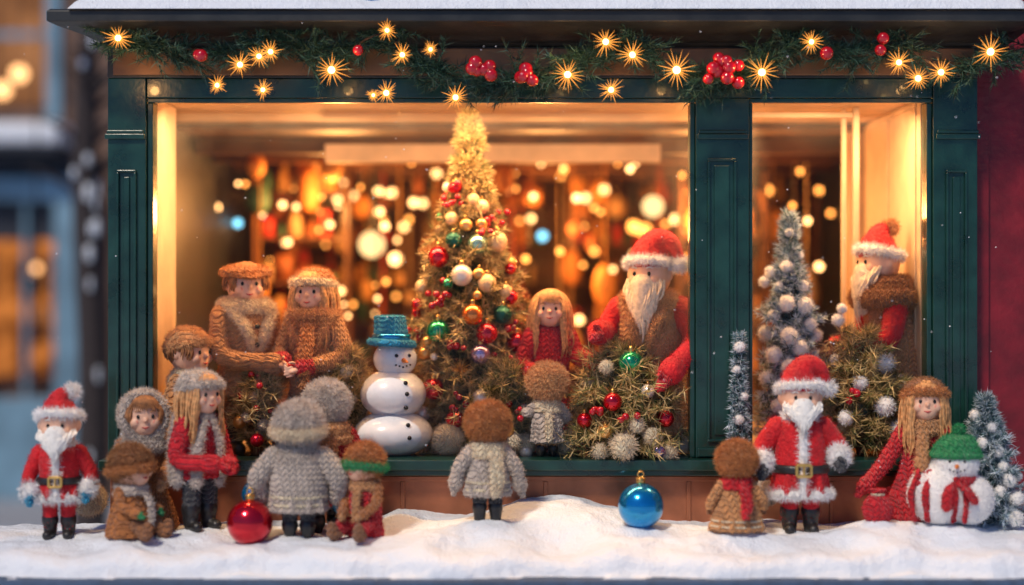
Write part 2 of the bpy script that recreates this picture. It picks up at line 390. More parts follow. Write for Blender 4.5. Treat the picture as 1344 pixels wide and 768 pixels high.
    if beard:
        t=Acc(); L=beard
        tube(t,[(0,-.62,-.5),(0,-.85,-.45-L*.35),(0,-.8,-.4-L*.8)],[.68,.5,.2]); part(t,'beard_volume',HAIR[beardc],voxel=k*.08)
        t=Acc()
        for i in range(120):
            x=rng.uniform(-.95,.95); yy=-math.sqrt(max(0,1.05-x*x)); z0=-.1-.35*(1-abs(x))+rng.uniform(-.25,.0); Lx=L*(1-.45*abs(x))*rng.uniform(.7,1.05); w=rng.uniform(-.16,.16)
            tube(t,[(x,yy*.98,z0),(x*.95+w,yy-.22,z0-Lx*.3),(x*.7-w,yy*.8-.42,z0-Lx*.65),(x*.4+w,yy*.6-.42,z0-Lx)],[.045,.065,.055,.012],seg=6,n=4)
        for s in (-1,1):
            for q in range(3): tube(t,[(s*.03,-1.07,-.3-q*.05),(s*.3,-1.1,-.38-q*.07),(s*.62,-.92,-.52-q*.1)],[.1,.1,.03],seg=8)
        part(t,'beard_strands',HAIR[beardc])
    if hat=='santa':
        M=rz(math.radians(hatrot))
        T0=Acc(); torus(T0,(0,.05,.5),1.0,.2,rx(-.2)); part(T0,'hat_brim',K['white'],voxel=k*.08,fuzz=(*FUR,FZ['white']))
        T1=Acc(); s=hatdir
        if abs(s)>.6: tube(T1,[(0,.04,.55),(s*.06,.06,1.05),(s*.42,.08,1.55),(s*1.05,.08,1.42),(s*1.42,.06,.85)],[1.0,.88,.62,.42,.24],seg=18); pc=(s*1.5,.05,.5)
        else: tube(T1,[(0,.08,.55),(s*.1,.1,1.0),(s*.5,.12,1.5),(s*1.4,.12,1.72)],[1.0,.82,.52,.24],seg=18); pc=(s*1.75,.12,1.75)
        T0=Acc(); T0.merge(T1,M); part(T0,'hat',SUIT,voxel=k*.07,fuzz=(*WOOL,FZ['red']))
        T1=Acc(); ell(T1,pc,.32); T0=Acc(); T0.merge(T1,M); part(T0,'pompom',K['white' if not hatpom else hatpom],fuzz=(9000,.08,.008,FZ[hatpom or 'white']))
    if hat in('beanie','band'):
        T0=Acc(); loft(T0,[(.3,1.08,1.08,0,.1),(.6,1.1,1.1,0,.12),(.95,.9,.9,0,.15),(1.2,.55,.55,0,.18),(1.3,.1,.1,0,.2)]); part(T0,'hat',K[hatc],voxel=k*.07,fuzz=(2500,.05,.008,FZ[hatc]))
        T0=Acc(); torus(T0,(0,.08,.38),1.05,.17,rx(-.2),zs=1.3); b=brimc or hatc; part(T0,'hat_brim',K[b],voxel=k*.07,fuzz=(4500,.06,.008,FZ[b]))
    if hat=='cap':
        T0=Acc(); loft(T0,[(.38,1.1,1.1,0,.05),(.55,1.32,1.25,0,.08),(.8,1.25,1.18,0,.12),(.98,.7,.7,0,.12),(1.02,.1,.1,0,.12)]); tube(T0,[(-.6,-.95,.45),(0,-1.38,.36),(.6,-.95,.45)],[.14,.18,.14],flat=.45)
        part(T0,'hat',K[hatc],voxel=k*.07,fuzz=(2500,.045,.008,FZ[hatc]))
    if hat=='hood':
        T0=Acc(); ell(T0,(0,.28,.12),(1.2,1.08,1.22)); torus(T0,(0,-.45,.05),1.03,.2,rx(math.pi/2-.1),ys=1.08); tube(T0,[(0,.4,-.6),(0,.3,-1.3)],[.9,.8])
        part(T0,'hood',K[hatc],voxel=k*.07,fuzz=(4000,.06,.008,FZ[hatc]))
    if bobble:
        T0=Acc(); ell(T0,(0,.1,.15),(1.12,1.06,1.06),seg=26,rg=16)
        for i in range(50):
            n=rng.normal(size=3); n/=np.linalg.norm(n)
            if n[1]<-.45 and n[2]<.4: continue
            ell(T0,np.array((0,.1,.15))+n*.97,.17,seg=8,rg=6)
        part(T0,'woolly_hat',K[bobble],voxel=k*.07,sm=2,fuzz=(6500,.07,.008,FZ[bobble]))
        if bobband:
            T0=Acc(); torus(T0,(0,.1,-.1),1.12,.17,rx(-.12),zs=1.4); part(T0,'hat_brim',K[bobband],voxel=k*.07,fuzz=(4000,.06,.008,FZ[bobband]))
    return E

# ------------------------------------------------------------ needles / trees
def needle_set(P,Dr,n,ln,w,spread=.9,s0=.1,fwd=.55):
    m=len(P); k=np.repeat(np.arange(m),n); s=rng.uniform(s0,1,(m*n,1)); p=P[k]+Dr[k]*s
    d=Dr[k]/np.linalg.norm(Dr[k],axis=1)[:,None]*fwd+rng.normal(size=(m*n,3))*spread*.6; d/=np.linalg.norm(d,axis=1)[:,None]
    t=np.cross(d,rng.normal(size=(m*n,3))); t/=np.linalg.norm(t,axis=1)[:,None]+1e-9
    L=ln*rng.uniform(.6,1.15,(m*n,1))
    return np.stack((p-t*w/2,p+t*w/2,p+d*L),1), s[:,0]
BARK=mat('bark',(.10,.055,.03),.85,bump=.6,bs=15,dist=.03)
def bmat(name,col,rough=.18,metal=.75): return mat('bauble_'+name,col,rough,metal=metal,bump=.03,var=.06,coat=.6)
BM=dict(red=bmat('red',(.65,.005,.02)),pearl=bmat('pearl',(.85,.74,.62),.25,.3),cream=mat('bauble_cream',(.8,.54,.28),.45,metal=.2,bump=.8,bs=9,dist=.04),green=bmat('green',(.01,.36,.14)),
 orange=bmat('orange',(.8,.22,.03)),lilac=bmat('lilac',(.5,.35,.52)),blue=bmat('blue',(.005,.27,.6)),mint=bmat('mint',(.3,.5,.38)),gold=bmat('gold',(.8,.42,.12),.3),dgreen=mat('bauble_dgreen',(.01,.09,.06),.3,metal=.5,bump=1,bs=12,dist=.04),
 berry=mat('berry',(.48,.005,.015),.2,bump=.05,coat=.5,var=.15))
def tree(name,px,base,y,top,prof,nb,npb,nl,cols,w=.013,orn=(),tilt=-.15,poms=(),outside=False,pomcol='white',berries=(),cut=(.45,.85),extra=0):
    loc=W(px,base,y); H=S(base-top,y); E=empty(name,loc)
    if outside: FEET.append(loc)
    tr=Acc(); tube(tr,[(0,0,-.05),(.02,0,H*.5),(0,0,H*.96)],[.07,.045,.012]); 
    t=np.clip((np.arange(nb)+rng.uniform(0,1,nb))/nb,0,1)
    a=np.arange(nb)*2.39996+rng.uniform(-.4,.4,nb); R=np.array([prof(x) for x in t])*rng.uniform(.68,1.12,nb)
    z=t*H*.97+.02
    P=np.stack((np.zeros(nb),np.zeros(nb),z),1); Dr=np.stack((np.cos(a)*R,np.sin(a)*R,R*(tilt+rng.uniform(-.15,.2,nb))+.03*H*(t>.9)),1)
    for i in range(nb):
        if i%2==0 and R[i]>.15: tube(tr,[P[i],P[i]+Dr[i]*.9],[.018,.006],seg=4,n=1,cap=False)
    obj('trunk_and_limbs',tr,BARK,E)
    k=np.repeat(np.arange(nb),3); s=rng.uniform(.35,.95,(len(k),1)); P2=P[k]+Dr[k]*s
    D2=Dr[k]*.3+rng.normal(size=(len(k),3))*np.linalg.norm(Dr[k],axis=1)[:,None]*.13
    V1,s1=needle_set(P,Dr,npb,nl,w); V2,s2=needle_set(P2,D2,max(4,npb//3),nl*.85,w)
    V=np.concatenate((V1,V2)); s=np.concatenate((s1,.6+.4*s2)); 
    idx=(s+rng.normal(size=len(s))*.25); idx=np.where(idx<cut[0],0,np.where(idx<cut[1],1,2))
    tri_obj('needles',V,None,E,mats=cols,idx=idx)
    def place(ox,oy,r,infl=.95):
        z_=S(base-oy,y); t_=max(0,min(1,z_/H)); R_=prof(t_)*infl; dx=S(ox-px,y); 
        yy=-math.sqrt(max(0,R_*R_-dx*dx)) if abs(dx)<R_ else 0
        return np.array((dx,yy,z_))
    G={};caps=Acc()
    ol=[(place(ox,oy,r),S(r,y),c) for (ox,oy,r,c) in orn]
    for i in range(extra):   # smaller baubles hung all round the tree
        t_=random.uniform(.05,.82); an=random.uniform(0,6.28); R_=prof(t_)*.95; ol.append((np.array((math.cos(an)*R_,math.sin(an)*R_,t_*H)),random.uniform(.05,.1),random.choice(('red','gold','pearl','red','cream','green'))))
    for p,rr_,c in ol:
        a_=G.setdefault(c,Acc()); ell(a_,p,rr_,seg=24,rg=16)
        tube(caps,[p+(0,0,rr_*.95),p+(0,0,rr_*1.2)],rr_*.22,seg=8,n=1)
    for c,a_ in G.items(): obj('bauble_'+c,a_,BM[c],E)
    obj('bauble_caps',caps,GOLD,E)
    bb=Acc()
    for (ox,oy,n) in berries:
        p=place(ox,oy,5)
        for i in range(n): ell(bb,p+rng.normal(size=3)*.07+np.array((0,-.04,0)),rng.uniform(.035,.055),seg=12,rg=8)
    obj('berries',bb,BM['berry'],E)
    pa=Acc(); F=[]
    for (ox,oy,r) in poms:
        p=place(ox,oy,r); rr_=S(r*.88,y); ell(pa,p,rr_,seg=14,rg=9); F.append(ball_fibres(p,rr_,int(220+2500*rr_),rr_*.5,.009))
    if F:
        obj('pompoms',pa,K[pomcol],E); tri_obj('pompom_fibres',np.concatenate(F),FZ[pomcol],E)
    return E
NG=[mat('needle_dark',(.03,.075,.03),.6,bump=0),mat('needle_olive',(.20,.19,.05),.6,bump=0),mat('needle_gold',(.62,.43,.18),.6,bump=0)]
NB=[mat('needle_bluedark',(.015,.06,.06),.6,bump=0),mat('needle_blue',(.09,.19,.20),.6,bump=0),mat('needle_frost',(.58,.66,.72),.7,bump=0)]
NP=[mat('needle_deep',(.012,.04,.022),.6,bump=0),mat('needle_pine',(.025,.085,.05),.6,bump=0),mat('needle_teal',(.06,.14,.11),.6,bump=0)]

main_prof=lambda t: float(np.interp(1-t,[0,.06,.16,.26,.36,.5,.56,.7,1],[.04,.11,.27,.36,.48,.68,.76,.77,.84]))
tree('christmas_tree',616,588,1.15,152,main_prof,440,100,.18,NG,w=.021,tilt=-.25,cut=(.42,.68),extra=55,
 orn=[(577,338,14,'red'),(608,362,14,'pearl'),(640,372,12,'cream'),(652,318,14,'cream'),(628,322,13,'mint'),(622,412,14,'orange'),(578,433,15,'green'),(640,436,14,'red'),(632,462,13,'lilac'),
 (678,449,14,'red'),(572,507,14,'red'),(594,288,9,'cream'),(600,545,12,'red'),(633,518,12,'pearl'),(660,412,12,'dgreen'),(597,317,11,'dgreen'),(613,297,9,'gold'),(633,273,10,'cream'),(670,390,10,'red'),
 (560,462,9,'gold'),(655,490,10,'green'),(668,530,12,'gold'),(556,540,11,'pearl'),(547,410,7,'red'),(645,548,12,'red')],
 berries=[(592,268,5),(650,287,6),(605,262,4),(635,300,5),(580,387,6),(549,432,5),(600,452,6),(655,300,4),(672,430,5),(575,400,4),(605,525,7),(660,470,4)])
bush_prof=lambda t: float(np.interp(t,[0,.25,.5,.8,1],[.80,.80,.74,.55,.2]))
tree('small_christmas_tree',822,596,.45,456,bush_prof,180,80,.22,NG,w=.018,orn=[(825,475,16,'green'),(800,523,12,'red'),(868,545,11,'red'),(790,560,9,'gold'),(845,510,9,'pearl'),(858,585,10,'lilac'),(765,548,10,'red')],
 poms=[(813,578,19),(830,552,11),(850,566,13),(870,590,14),(784,586,12),(793,480,10),(770,500,9)],berries=[(782,535,6),(815,540,4)],pomcol='cream',tilt=.1,cut=(.5,.8))
sn_prof=lambda t: float(np.interp(t,[0,.3,.6,.85,1],[.48,.42,.3,.13,.04]))
pm=[(1052,375,8),(1030,350,9),(1012,357,9),(1035,305,7),(1048,335,6),(1003,370,8),(1028,398,12),(1052,400,12),(1012,415,9),(1070,440,10),(1005,437,11),(1030,440,13),(1060,425,9),(1044,455,11),(1012,465,12),(1072,470,12),(1030,480,12),(1055,490,12),(1003,495,10),(1040,515,12),(1015,530,10),(1025,325,6),(1020,375,6)]
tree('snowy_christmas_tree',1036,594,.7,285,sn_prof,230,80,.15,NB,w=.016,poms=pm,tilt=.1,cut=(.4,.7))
thin=lambda t: float(np.interp(t,[0,.5,1],[.12,.12,.05]))
tree('slim_frosted_tree',970,690,-.25,442,thin,150,50,.1,NB,tilt=.3,poms=[(970,455,8),(966,485,6),(975,520,6),(968,550,7)],outside=True)
tree('snowy_shrub',1130,594,.4,440,lambda t: float(np.interp(t,[0,.4,1],[.62,.58,.2])),150,60,.2,NG,w=.016,poms=[(1098,472,9),(1157,475,14),(1176,503,13),(1120,500,10),(1100,420,9),(1105,405,7),(1150,530,13),(1190,540,10),(1170,560,12),(1100,545,10)],tilt=.3,cut=(.4,.75),berries=[(1112,515,6)])
rt=lambda t: float(np.interp(t,[0,.3,.7,1],[.5,.42,.2,.04]))
tree('snowy_christmas_tree',1294,688,-.55,525,rt,190,80,.14,NB,poms=[(1280,545,8),(1296,560,7),(1283,580,8),(1302,590,8),(1313,627,10),(1325,650,10),(1308,610,7),(1320,675,11),(1300,640,8),(1335,625,7)],tilt=.2,outside=True)
tree('pine_shrub',455,594,.55,470,lambda t: float(np.interp(t,[0,.5,1],[.32,.3,.12])),80,60,.22,NG,w=.016,poms=[(458,487,11),(462,522,10),(440,540,8)],tilt=.8,pomcol='cream',cut=(.3,.6))
tree('pine_shrub',338,594,.42,495,lambda t: float(np.interp(t,[0,.5,1],[.3,.3,.12])),70,50,.2,NG,w=.016,poms=[(335,520,7),(350,555,8),(328,545,7)],berries=[(340,500,4),(322,515,4),(352,530,3)],orn=[(318,552,9,'gold'),(342,575,9,'red')],tilt=.8,pomcol='cream',cut=(.3,.6))
tree('pine_shrub',668,594,.5,490,lambda t: float(np.interp(t,[0,.5,1],[.38,.36,.15])),100,60,.2,NG,poms=[(690,515,8),(655,540,9),(675,575,11),(700,560,9)],orn=[(665,560,11,'gold'),(690,590,9,'pearl')],berries=[(688,495,5),(680,540,4)],tilt=.8,pomcol='cream')

# ------------------------------------------------------------ figurines
figure('santa_figurine',78,706,-1.2,176,hr=.145,hem=.29,hemw=.155,ww=.145,shw=.16,coat='suit',legs='suit',trim='white',belt=True,hat='santa',hatdir=.35,beard=1.3,mitt='blue',hands=[(-.2,-.08,.36),(.215,-.03,.38)],yaw=4)
figure('woman_figurine',188,698,-.85,180,hr=.145,hem=.03,hemw=.24,ww=.17,shw=.15,coat='rust',hat='hood',hatc='gray',yaw=20,hands=[(-.08,-.2,.42),(.12,-.2,.4)],mitt='tan',collar='gray',hair='short',hairc='brown')
figure('sitting_child_figurine',172,704,-1.4,118,hr=.21,hem=.02,hemw=.3,ww=.26,shw=.2,coat='rust',yaw=60,bobble='brown',bobband='rust',scarf=('gray',.2,-1),sit=True,legs='brown',boot='brown',mitt='green',hands=[(-.2,-.25,.3),(.2,-.2,.3)])
figure('woman_figurine',262,695,-1.0,205,hr=.125,hem=.34,hemw=.135,ww=.13,shw=.13,coat='red',vest='gray',legs='dgray',yaw=48,hat='beanie',hatc='gray',hair='long',hairc='blond',hl=2.6,hands=[(-.06,-.2,.44),(.08,-.2,.42)],elbows=[(-.18,-.02,.47),(.18,-.02,.47)],mitt='red')
figure('child_figurine',248,596,.3,162,hr=.165,hem=.03,hemw=.22,ww=.18,shw=.16,coat='tan',yaw=62,hair='short',hairc='brown',hat='beanie',hatc='tan',collar='cream',outside=False)
figure('man_figurine',322,594,.75,248,hr=.103,hem=.3,hemw=.155,ww=.14,shw=.155,coat='tan',legs='rust',yaw=38,hyaw=-18,hat='cap',hatc='rust',hair='short',hairc='brown',shawl='cream',hands=[(.03,-.25,.48),(.2,-.15,.46)],elbows=[(-.16,-.06,.52),(.2,.02,.54)],mitt='red',outside=False,buttons=True,ak=.95)
figure('woman_figurine',412,594,.7,238,hr=.108,hem=.02,hemw=.22,ww=.135,shw=.13,coat='tan',yaw=-12,hat='band',hatc='rust',brimc='cream',hair='long',hairc='blond',hl=3.0,shawl='tan',hands=[(-.12,-.17,.51),(.02,-.2,.48)],elbows=[(-.18,-.04,.55),(.18,-.05,.54)],mitten=False,outside=False,hemband='rust',cuffc='red',scarf=('rust',.1,-1),ak=.9)
figure('child_figurine',392,705,-1.35,175,hr=.165,hem=.2,hemw=.21,ww=.215,shw=.2,coat='gray',legs='dgray',yaw=178,bobble='gray',bobband='cream',ak=1.4,hands=[(-.29,-.06,.32),(.29,-.06,.32)],elbows=[(-.3,.02,.45),(.3,.02,.45)],mitt='blue',collar='gray',hemband='cream')
figure('child_figurine',428,700,-.75,197,hr=.14,hem=.2,hemw=.2,ww=.17,shw=.17,coat='red',legs='dgray',yaw=205,bobble='gray',mitt='tan',scarf=('tan',.2,1))
figure('sitting_child_figurine',478,704,-1.35,120,hr=.19,hem=.02,hemw=.22,ww=.2,shw=.18,coat='red',sleeve='rust',yaw=-25,hyaw=-20,bobble='rust',bobband='green',sit=True,legs='red',boot='brown',mitt='tan',hands=[(-.12,-.25,.28),(.14,-.25,.28)],scarf=('tan',.2,-1))
figure('child_figurine',640,687,-1.1,157,hr=.165,hem=.24,hemw=.185,ww=.175,shw=.15,coat='gray',legs='dgray',yaw=186,bobble='rust',scarf=('cream',-.5,1),ak=1.1,hands=[(-.27,-.02,.33),(.26,-.02,.36)],elbows=[(-.23,.02,.47),(.23,.02,.49)],mitt='gray',hemband='cream')
figure('girl_figurine',722,594,.75,213,hr=.107,hem=.02,hemw=.2,ww=.12,shw=.12,coat='red',yaw=8,hyaw=-12,hair='long',hairc='blond',hl=2.7,hands=[(-.13,-.15,.5),(.24,-.15,.575)],elbows=[(-.17,-.02,.55),(.16,-.02,.6)],mitt='red',outside=False,hemband='white')
figure('child_figurine',718,599,.12,120,hr=.195,hem=.16,hemw=.17,ww=.17,shw=.15,coat='gray',legs='tan',yaw=190,bobble='tan',scarf=('cream',.1,1),hands=[(-.22,-.12,.4),(.22,-.12,.5)],mitt='red',outside=False)
figure('santa_figurine',853,594,.6,264,hr=.108,hem=.1,hemw=.2,ww=.175,shw=.165,coat='tan',sleeve='suit',yaw=-16,hyaw=-12,hat='santa',hatdir=1,beard=3.3,beardc='cream',shawl='tan',hands=[(-.22,-.14,.60),(.15,-.22,.42)],elbows=[(-.21,-.02,.62),(.235,-.06,.56)],mitt='red',outside=False,ak=1.1,buttons=True)
figure('santa_figurine',1184,594,.85,278,hr=.098,hem=.03,hemw=.18,ww=.15,shw=.135,coat='tan',sleeve='suit',yaw=-74,hat='santa',hatdir=.35,hatrot=80,hatpom='tan',beard=2.4,beardc='cream',hands=[(-.06,-.30,.50),(.06,-.29,.50)],elbows=[(-.12,-.14,.54),(.13,-.15,.54)],collar='brown',mitt='brown',lean=(0,-.13),outside=False,ak=.92,hemband='brown')
figure('santa_figurine',1050,699,-1.0,206,hr=.128,hem=.24,hemw=.175,ww=.165,shw=.16,coat='suit',legs='suit',trim='white',belt=True,hat='santa',hatdir=.9,beard=1.25,mitt='dgray',hands=[(-.25,-.06,.46),(.235,-.06,.5)],yaw=-2,ak=1.12)
figure('child_figurine',967,697,-1.3,116,hr=.2,hem=.02,hemw=.31,ww=.24,shw=.18,coat='tan',yaw=178,bobble='rust',scarf=('red',-.6,1),mitt='brown',hands=[(-.29,-.0,.3),(.29,-.0,.3)],hemband='cream')
figure('woman_figurine',1205,683,-.7,182,hr=.135,hem=.02,hemw=.27,ww=.16,shw=.14,coat='red',yaw=-22,hyaw=15,htilt=-4,hat='beanie',hatc='brown',brimc='rust',hair='long',hairc='blond',hl=2.9,lean=(.06,0),hands=[(-.33,-.25,.27),(.1,-.25,.35)],elbows=[(-.22,-.1,.42),(.2,-.12,.42)],mitt='red',scarf=('tan',.1,-1))
# ------------------------------------------------------------ snowmen
PEARL=mat('pearl_glaze',(.86,.85,.84),.28,bump=.03,var=.03,coat=.3)
CARROT=mat('carrot_orange',(.75,.2,.03),.5)
def snowman(px,py,y,kind):
    E=empty('snowman_figurine',W(px,py,y),math.radians(28 if kind==0 else -12)); s=S(1,y)
    if kind==0:
        a=Acc(); ell(a,(0,0,30*s),(53*s,48*s,31*s),seg=40,rg=24); ell(a,(0,0,82*s),(44*s,40*s,33*s),seg=40,rg=24); ell(a,(3*s,0,128*s),(29*s,27*s,25*s),seg=36,rg=22); obj('body',a,PEARL,E)
        h=Acc(); loft(h,[(146*s,25*s,25*s,-2*s,0),(162*s,22*s,22*s,-3*s,0),(184*s,20*s,20*s,-5*s,0)]); tube(h,[(-2*s,0,147*s),(-2*s,0,151*s)],30*s,seg=30,cap=False); torus(h,(-2*s,0,149*s),28*s,4.5*s,ry(.08)); obj('hat',h,K['blue'],E,voxel=.018,fuzz=(1500,.03,.006,FZ['blue']))
        b=Acc(); torus(b,(-2*s,0,157*s),23.5*s,2.5*s,zs=1.8); obj('hat_band',b,BM['blue'],E)
        e=Acc(); 
        for q in (-1,1): ell(e,(3*s+q*9*s,-24.5*s,133*s),2.6*s,seg=12,rg=8)
        for z,yy in ((98,-36),(84,-40),(66,-36.5),(44,-43.5),(28,-47.5)): ell(e,(2*s,yy*s,z*s),3*s,seg=12,rg=8)
        for i in range(5): ell(e,(3*s+(i-2)*5*s,-25.3*s,(118+abs(i-2)*1.4)*s),1.4*s,seg=8,rg=6)
        obj('eyes_and_buttons',e,EYE,E)
        c=Acc(); tube(c,[(3*s,-25*s,127*s),(4*s,-38*s,125*s)],[3.6*s,1*s]); obj('carrot_nose',c,CARROT,E)
    else:
        FEET.append(W(px,py,y))
        a=Acc(); ell(a,(-14*s,0,40*s),(42*s,38*s,41*s)); ell(a,(22*s,5*s,34*s),(34*s,32*s,34*s)); ell(a,(6*s,-2*s,82*s),(30*s,28*s,27*s)); obj('body',a,K['white'],E,voxel=.025,fuzz=(2000,.035,.007,FZ['white']))
        r=Acc()
        for x in (-48,-30,6,22):
            tube(r,[(x*s*.8-4*s,-18*s,72*s),(x*s-4*s,-math.sqrt(max(1,40**2-(x+12)**2*.75))*s*.98,42*s),(x*s*.9-4*s,-22*s,8*s)],[3*s,5*s,3*s],flat=.4)
        torus(r,(4*s,0,62*s),22*s,7*s,rx(.1)); tube(r,[(0,-24*s,60*s),(-6*s,-38*s,48*s),(-8*s,-41*s,30*s)],[6*s,7*s,7*s],flat=.5); tube(r,[(6*s,-24*s,60*s),(18*s,-34*s,50*s),(26*s,-34*s,38*s)],[6*s,7*s,7*s],flat=.5)
        obj('scarf_and_stripes',r,K['red'],E,fuzz=(2500,.04,.007,FZ['red']))
        h=Acc(); loft(h,[(92*s,29*s,28*s,6*s,0),(104*s,27*s,26*s,7*s,0),(116*s,17*s,17*s,9*s,0),(120*s,3*s,3*s,9*s,0)]); torus(h,(6*s,0,93*s),28*s,5*s); obj('hat',h,K['green'],E,voxel=.018,fuzz=(3000,.045,.007,FZ['green']))
        p=Acc(); ell(p,(10*s,0,124*s),7*s); obj('pompom',p,K['green'],E,fuzz=(9000,.05,.007,FZ['green']))
        e=Acc(); 
        for q in (-1,1): ell(e,(6*s+q*9*s,-26.5*s,86*s),2.4*s,seg=12,rg=8)
        for i in range(5): ell(e,(6*s+(i-2)*4.5*s,-28*s,(72+abs(i-2)*1.6)*s),1.2*s,seg=8,rg=6)
        obj('eyes',e,EYE,E); c=Acc(); tube(c,[(6*s,-27*s,80*s),(4*s,-39*s,79*s)],[3.5*s,1*s]); obj('carrot_nose',c,CARROT,E)
snowman(516,599,.4,0); snowman(1248,689,-1.15,1)

def bauble(px,py,r,y,m,outside=True):
    c=W(px,py,y); R=S(r,y); E=empty('glass_bauble',c); a=Acc(); ell(a,(0,0,0),R,seg=48,rg=30); obj('ball',a,m,E)
    b=Acc(); tube(b,[(0,0,R*.96),(0,0,R*1.22)],R*.2,seg=16,n=2,cap=False); torus(b,(0,0,R*1.2),R*.2,R*.03); torus(b,(0,0,R*1.38),R*.13,R*.03,rx(math.pi/2)); obj('cap',b,GOLD,E)
    if outside: FEET.append(W(px,py+r-2,y))
bauble(841,664,30,-1.1,BM['blue']); bauble(328,686,30,-1.45,BM['red']); bauble(334,648,17,-1.15,BM['blue'],False)
def wool_ball(px,py,r,y,c):
    p=W(px,py,y); R=S(r,y); E=empty('wool_pompom',p); a=Acc(); ell(a,(0,0,0),R); obj('core',a,K[c],E); tri_obj('fibres',ball_fibres((0,0,0),R,int(1500*R/.2),R*.3,.009),FZ[c],E)
wool_ball(588,577,21,.35,'cream'); wool_ball(118,655,22,-.6,'cream'); wool_ball(1004,648,17,-.6,'gray'); wool_ball(740,585,14,.35,'cream')
wool_ball(898,580,15,.5,'white'); wool_ball(690,583,14,.3,'cream'); wool_ball(1105,575,18,.35,'cream'); wool_ball(1185,582,15,.35,'white')
gb=empty('red_gift_pouch',W(1152,682,-1.2)); FEET.append(W(1152,684,-1.2)); a=Acc(); loft(a,[(0,.16,.12,0,0),(.15,.19,.15,0,0),(.28,.12,.1,0,0),(.31,.06,.05,0,0),(.38,.12,.09,0,0)]); obj('pouch',a,K['red'],gb,voxel=.018,fuzz=(*WOOL,FZ['red'])); a=Acc(); torus(a,(0,0,.31),.07,.018); obj('cord',a,K['cream'],gb)

# ------------------------------------------------------------ shop building
GREEN=mat('green_painted_wood',(.006,.040,.030),.30,noise_s=3,var=.4,bump=.3,bs=12,dist=.015,coat=.25)
DARK=mat('dark_cornice_paint',(.018,.020,.020),.45,noise_s=3,var=.35,bump=.3,bs=10,dist=.02)
COPPER=mat('copper_brown_panel',(.36,.13,.065),.35,metal=.45,noise_s=1.6,var=.4,bump=.25,bs=7,dist=.02)
CREAMW=mat('cream_interior_paint',(.68,.48,.30),.6,noise_s=2,var=.18)
BROWNW=mat('brown_interior_wood',(.13,.05,.016),.55,noise_s=2,var=.4,bump=.3,bs=6)
shop=empty('shop_building')
g=Acc()
zT=2.80
def B(*a): box(g,*a)
B(-5.28,-4.78,-.10,.30,-2.38,zT); B(2.40,3.10,-.10,.30,-2.16,zT-.26); B(5.50,6.08,-.10,.30,-2.38,zT)
B(-4.777,5.497,-.08,.28,2.545,zT)
B(-4.777,2.397,-.06,.02,2.485,2.542) ; B(3.103,5.497,-.06,.02,2.485,2.542)
for a_,b_ in ((-4.777,-4.70),(2.33,2.397),(3.103,3.15),(5.43,5.497)): B(a_,b_,-.05,.2,-2.16,2.482)
B(-5.34,6.14,-.34,.5,-2.30,-2.165) ; B(-5.30,6.10,-.24,-.13,-2.378,-2.303)
def panel(xa,xb,za,zb,t=.035):
    for q in ((xa,xb,zb-t,zb),(xa,xb,za,za+t),(xa,xa+t,za+t,zb-t),(xb-t,xb,za+t,zb-t)): B(q[0],q[1],-.145,-.097,q[2],q[3])
    B(xa+.09,xb-.09,-.125,-.098,za+.09,zb-.09)
panel(2.55,2.93,-1.95,1.75); panel(-5.16,-4.90,-1.95,1.6); panel(5.66,5.94,-1.95,1.6)
for xa,xb in ((-5.31,-4.79),(2.42,3.08),(5.53,6.11)):
    B(xa,xb,-.15,-.103,2.0,2.07); B(xa+.02,xb-.02,-.13,-.103,2.073,2.12)
B(2.42,3.08,-.15,-.103,-2.14,-2.03)
obj('window_frame',g,GREEN,shop,False,bevel=.012)
g=Acc(); prof=[(-.12,2.80),(-.12,3.2),(-.20,3.24),(-.30,3.26),(-.42,3.30),(-.60,3.33),(-.78,3.36),(-.90,3.39),(-.93,3.40),(-.93,3.53),(-.88,3.56),(1.5,3.60),(1.5,2.80)]
def ext(pr,xa,xb,acc,flare=.0):
    n=len(pr); V=[];F=[]
    for x,sg in ((xa,-1),(xb,1)):
        for (yy,zz) in pr: V.append((x+sg*flare*max(0,(-.12-yy))/.81*.55,yy,zz))
    for i in range(n): j=(i+1)%n; F.append((i,j,n+j,n+i))
    F.append(tuple(range(n))[::-1]); F.append(tuple(range(n,2*n))); acc.add(V,F)
ext(prof,-5.28,6.08,g,1.0); obj('cornice',g,DARK,shop,False,bevel=.01)
g=Acc(); box(g,-5.2,6.02,-.16,-.123,2.83,3.18); obj('fascia_board',g,mat('glow_tinted_fascia',(.22,.105,.045),.4,metal=.3,noise_s=2,var=.3,bump=.2,bs=8),shop,False,bevel=.01)  # bronze base colour carries the warm glow of the fairy lights
g=Acc(); box(g,-5.27,-5.15,.303,14,-6,2.79); box(g,5.95,6.07,.303,14,-6,2.79); box(g,-5.27,6.07,14.0,14.12,-6,2.79); box(g,-5.27,6.07,1.6,14,2.82,3.5); obj('outer_walls',g,DARK,shop,False)
g=Acc(); box(g,-5.26,6.06,-.06,.28,-6,-2.383); obj('base_wall',g,COPPER,shop,False,bevel=.01)
g=Acc()
for xx in np.arange(-5.2,6.0,1.87): box(g,xx,xx+.06,-.085,-.063,-3.3,-2.47)
box(g,-5.25,6.05,-.09,-.063,-2.467,-2.40); obj('base_mouldings',g,COPPER,shop,False,bevel=.008)
g=Acc(); box(g,-5.14,5.94,.303,13.9,-2.30,-2.17); obj('display_floor',g,mat('display_floor',(.45,.30,.18),.6,bump=.5,bs=8,dist=.03),shop,False)
g=Acc(); box(g,-5.14,5.94,.303,3.4,2.60,2.76); box(g,-4.9,-4.72,.303,1.4,-2.16,2.59); box(g,5.44,5.60,.303,4.0,-2.16,2.59); box(g,5.25,5.43,3.7,3.95,-2.16,2.59)
box(g,-2.9,2.3,3.6,3.8,2.02,2.30)
obj('cream_lining',g,CREAMW,shop,False,bevel=.01)
g=Acc(); 
